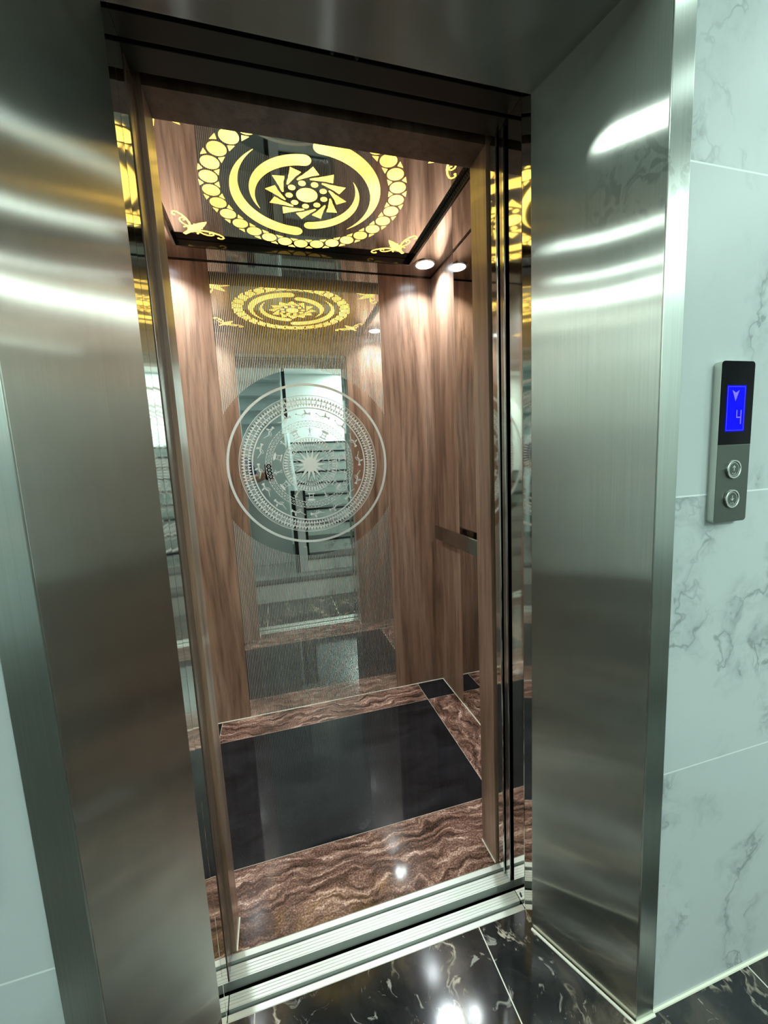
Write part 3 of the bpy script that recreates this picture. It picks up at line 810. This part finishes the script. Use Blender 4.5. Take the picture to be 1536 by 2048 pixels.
# ------------------------------------------------------------------ stairs behind the viewer (seen in the mirror)
st = thing('staircase', 'white marble staircase with black granite treads climbing away from the lift', 'staircase', (.6, -.6, 0))
NS = 11; RUN = .25
def nz_(k): return .05 + .146 * k
zprev = 0
for k in range(1, NS + 1):
    y = -.6 - RUN * (k - 1); x0 = -.5 if k == 1 else .08; z1 = nz_(k) - .022
    yb = y - RUN if k < NS else YB + .001
    box('riser', M_WMARB2, st, x0, 1.25, yb if k > 1 else y - .11, y, 0 if k == 1 else .2, z1)
    if k == 1:
        box('tread', M_TREAD, st, x0, 1.25, y - .11, y + .012, z1, nz_(k), .002)
        box('landing_slab', M_LANDING, st, x0, 1.25, -1.36, y - .1105, 0, nz_(k) - .001)
    else:
        box('tread', M_TREAD, st, x0 - .0, 1.25, yb + .001, y + .012, z1, nz_(k), .002)
# sloping pale skirt along the open side of the flight
bm = new_bm()
add_prism(bm, [(-.85, .20), (-3.3, 1.60), (-3.3, 1.86), (-.85, .46)], (.045, 0, 0), (0, 1, 0), (0, 0, 1), .034)
link('side_skirt', bm, M_GREYP, st)
np_ = thing('newel_post', 'dark and pale grey square newel post at the foot of the stairs', 'post', (.02, -.95, .2))
box('post_core', M_GREYP, np_, -.005, .075, -.93, -.86, .196, 1.05, .002)
box('dark_edge', M_TREAD, np_, -.045, -.0052, -.93, -.855, .196, 1.05, .002)
box('dark_edge', M_TREAD, np_, .0752, .10, -.93, -.855, .196, 1.05, .002)
hp = tag(box('stair_handrail_post', M_TREAD, None, -.012, .03, -2.02, -1.98, 1.9, CEIL_Z, .002), 'thin black vertical post hanging between upper flight and white wall', 'post')
pw = tag(box('stair_side_wall', M_GREYP, None, -.49, -.047, -1.45, -1.37, 0, 1.66, .003), 'pale grey side wall behind the first step, left of the post', 'wall')
# upper flight: its folded underside comes down from the lobby ceiling
uf = thing('upper_stair_flight', 'underside of the pale grey folded upper stair flight', 'staircase', (-.5, -2.3, 2.0))
prof = []
yk, zk = -3.40, 1.62
top = []
for k in range(7):
    prof.append((yk, zk)); prof.append((yk + .03, zk + .155)); yk += .26; zk += .155; prof.append((yk, zk)) if k == 6 else None
prof2 = prof + [(yk, zk + .16), (-3.40, 1.78)]
bm = new_bm(); add_prism(bm, prof2, (-1.1, 0, 0), (0, 1, 0), (0, 0, 1), 1.08)
link('folded_slab', bm, M_GREYP, uf)

# ------------------------------------------------------------------ the photographer (seen in the mirror)
def skin_body(name, verts, edges, radii, m_, parent, sub=2):
    me = bpy.data.meshes.new(name)
    me.from_pydata([Vector(v) - WL[parent] for v in verts], edges, []); me.materials.append(m_)
    o = bpy.data.objects.new(name, me); COL.objects.link(o); o.parent = parent; WL[o] = WL[parent]
    md = o.modifiers.new('skin', 'SKIN'); md.use_smooth_shade = True
    for i, sv in enumerate(me.skin_vertices[0].data):
        r = radii[i]; sv.radius = (r, r) if not isinstance(r, tuple) else r
        sv.use_root = (i == 0)
    s = o.modifiers.new('sub', 'SUBSURF'); s.levels = sub; s.render_levels = sub
    return o
px, py = -.66, -1.13
pe = thing('person', 'person in a navy shirt and black trousers holding up a phone', 'person', (px, py, 0))
V = [(px, py, .93), (px, py, 1.08), (px + .01, py + .01, 1.25), (px + .02, py + .02, 1.38), (px + .035, py + .035, 1.47), (px + .052, py + .054, 1.555), (px + .058, py + .056, 1.62), (px + .052, py + .050, 1.675)]
E_ = [(i, i + 1) for i in range(7)]
R_ = [(.150, .108), (.130, .098), (.158, .110), (.130, .088), .046, (.056, .060), (.084, .092), (.062, .070)]
def chain(start, pts, rs):
    prev = start
    for p, r in zip(pts, rs):
        V.append(p); R_.append(r); E_.append((prev, len(V) - 1)); prev = len(V) - 1
    return prev
# legs
for s in (-1, 1):
    chain(0, [(px + s * .085, py, .76), (px + s * .10, py + .02, .50), (px + s * .10, py - .01, .10), (px + s * .11, py + .10, .045)], [.088, .060, .040, .034])
# right arm reaching to the phone, left arm up to steady it
ra = chain(3, [(px + .19, py + .02, 1.37), (px + .28, py + .02, 1.17), (-.305, -.965, 1.20), (-.285, -.930, 1.215)], [.055, .042, .030, .028])
la = chain(3, [(px - .16, py + .03, 1.37), (px - .13, py + .16, 1.14), (-.44, -.94, 1.19), (-.345, -.925, 1.215)], [.055, .042, .028, .026])
body = skin_body('body', V, E_, R_, M_SKIN, pe)
# shirt and trousers follow the body
def garment(name, Vg, Eg, Rg, m_): return skin_body(name, Vg, Eg, Rg, m_, pe)
Vs = [(px, py, .82), (px, py, .96), V[1], V[2], V[3]]; Es = [(0, 1), (1, 2), (2, 3), (3, 4)]; Rs = [(.190, .150), (.178, .135), (.150, .115), (.172, .122), (.140, .098)]
def gch(Vg, Eg, Rg, start, pts, rs):
    prev = start
    for p, r in zip(pts, rs): Vg.append(p); Rg.append(r); Eg.append((prev, len(Vg) - 1)); prev = len(Vg) - 1
gch(Vs, Es, Rs, 4, [(px + .19, py + .02, 1.37), (px + .265, py + .02, 1.20)], [.064, .056])
gch(Vs, Es, Rs, 4, [(px - .16, py + .03, 1.37), (px - .137, py + .12, 1.20)], [.064, .056])
Vs.append((px + .028, py + .028, 1.435)); Rs.append(.066); Es.append((4, len(Vs) - 1))
garment('shirt', Vs, Es, Rs, M_SHIRT)
Vt = [(px, py, .90), (px, py, 1.0)]; Et = [(0, 1)]; Rt = [(.158, .118), (.148, .112)]
for s in (-1, 1): gch(Vt, Et, Rt, 0, [(px + s * .085, py, .76), (px + s * .10, py + .02, .50), (px + s * .10, py - .01, .10)], [.098, .074, .060])
garment('trousers', Vt, Et, Rt, M_TROU)
hc = Vector((px + .060, py + .058, 1.632))
fd = Vector((.62, .78, -.06)).normalized()
bm = new_bm(); bmesh.ops.create_uvsphere(bm, u_segments=36, v_segments=24, radius=1)
for v in bm.verts:
    c = v.co.copy(); fr_ = c.x * fd.x + c.y * fd.y
    # fringe ends above the brow in front, hair reaches the nape at the back
    low = .42 if fr_ > .25 else (.42 - (.25 - fr_) * 1.1)
    low = max(low, -.30); z = max(c.z, low); k = 1.0 if c.z >= low else .90
    v.co = Vector((c.x * .094 * k, c.y * .100 * k, z * .112)) + hc + Vector((-.006, -.008, .002))
link('hair', bm, M_HAIR, pe, smooth=True)
# face: nose, eyes, mouth, ears
fs_ = Vector((.78, -.62, 0)).normalized(); fu = Vector((0, 0, 1))
bm = new_bm()
tip = hc + fd * .098 + fu * -.012
a = hc + fd * .080 + fu * .014; b1 = hc + fd * .080 + fu * -.02 + fs_ * .016; b2 = hc + fd * .080 + fu * -.02 - fs_ * .016; bb = hc + fd * .06 + fu * -.005
vv = [bm.verts.new(p) for p in (a, b1, b2, tip, bb)]
for f in ((0, 1, 3), (0, 3, 2), (1, 2, 3), (0, 2, 4), (0, 4, 1), (1, 4, 2)): bm.faces.new([vv[i] for i in f])
link('nose', bm, M_SKIN, pe, smooth=True)
for s in (-1, 1):
    bm = new_bm(); bmesh.ops.create_uvsphere(bm, u_segments=12, v_segments=8, radius=.0075, matrix=Matrix.Translation(hc + fd * .079 + fu * .012 + fs_ * s * .028)); link('eye', bm, M_HAIR, pe, smooth=True)
    bm = new_bm(); bmesh.ops.create_uvsphere(bm, u_segments=12, v_segments=8, radius=.022, matrix=Matrix.Translation(hc + fs_ * s * .086 - fd * .005) @ Matrix.Diagonal((.5, .7, 1.2, 1))); link('ear', bm, M_SKIN, pe, smooth=True)
bm = new_bm(); bmesh.ops.create_uvsphere(bm, u_segments=12, v_segments=8, radius=.018, matrix=Matrix.Translation(hc + fd * .078 - fu * .045) @ Matrix.Rotation(math.atan2(fs_.y, fs_.x), 4, 'Z') @ Matrix.Diagonal((1.2, .4, .3, 1))); link('mouth', bm, plain('lips', (.40, .16, .13), .5), pe, smooth=True)
# hands: palm and five fingers each, closed on the phone
PX0, PX1, PZ0, PZ1, PY = -.2775, -.203, 1.175, 1.330, -.896
def hand(side):
    # side -1: hand on the phone's left edge, +1: wraps its lower right edge
    Vh, Eh, Rh = [], [], []
    if side < 0:
        wrist, palm = (-.345, -.925, 1.215), (-.312, -.922, 1.222)
        roots = [(-.300, -.918, 1.238 - i * .016) for i in range(4)]
        tips = [[(-.289, -.912, 1.246 - i * .018), (-.279, -.9065, 1.250 - i * .018), (-.262 - .004 * abs(i - 1), -.9045, 1.252 - i * .018)] for i in range(4)]
        thumb = [(-.318, -.905, 1.244), (-.298, -.893, 1.262), (-.2835, -.8965, 1.276)]
    else:
        wrist, palm = (-.285, -.930, 1.215), (-.262, -.928, 1.190)
        roots = [(-.236, -.926, 1.205 - i * .013) for i in range(4)]
        tips = [[(-.215, -.922, 1.214 - i * .016), (-.200, -.912, 1.216 - i * .016), (-.1985, -.901, 1.216 - i * .016)] for i in range(4)]
        thumb = [(-.262, -.922, 1.175), (-.252, -.908, 1.164), (-.243, -.897, 1.166)]
    Vh += [wrist, palm]; Rh += [.022, (.026, .016)]; Eh += [(0, 1)]
    for i in range(4):
        Vh.append(roots[i]); Rh.append(.0088); Eh.append((1, len(Vh) - 1)); pv = len(Vh) - 1
        for q, r in zip(tips[i], (.0082, .0074, .0064)):
            Vh.append(q); Rh.append(r); Eh.append((pv, len(Vh) - 1)); pv = len(Vh) - 1
    pv = 1
    for q, r in zip(thumb, (.011, .0095, .0078)):
        Vh.append(q); Rh.append(r); Eh.append((pv, len(Vh) - 1)); pv = len(Vh) - 1
    return skin_body('hand', Vh, Eh, Rh, M_SKIN, pe, 1)
hand(-1); hand(1)
ph = thing('phone', 'black smartphone held up by the person in the navy shirt', 'phone', ((PX0 + PX1) / 2, PY, PZ0))
bm = new_bm(); add_prism(bm, rounded_rect(PX0, PX1, PZ0, PZ1, .009), (0, PY, 0), (1, 0, 0), (0, 0, 1), .008); link('phone_body', bm, M_GLOSS, ph, .001)
bpy.data.objects['phone_body'].location.y += .008
bm = new_bm(); add_prism(bm, rounded_rect(PX1 - .036, PX1 - .004, PZ1 - .040, PZ1 - .005, .007), (0, PY + .0102, 0), (1, 0, 0), (0, 0, 1), .002); link('camera_bump', bm, M_FRAME, ph)
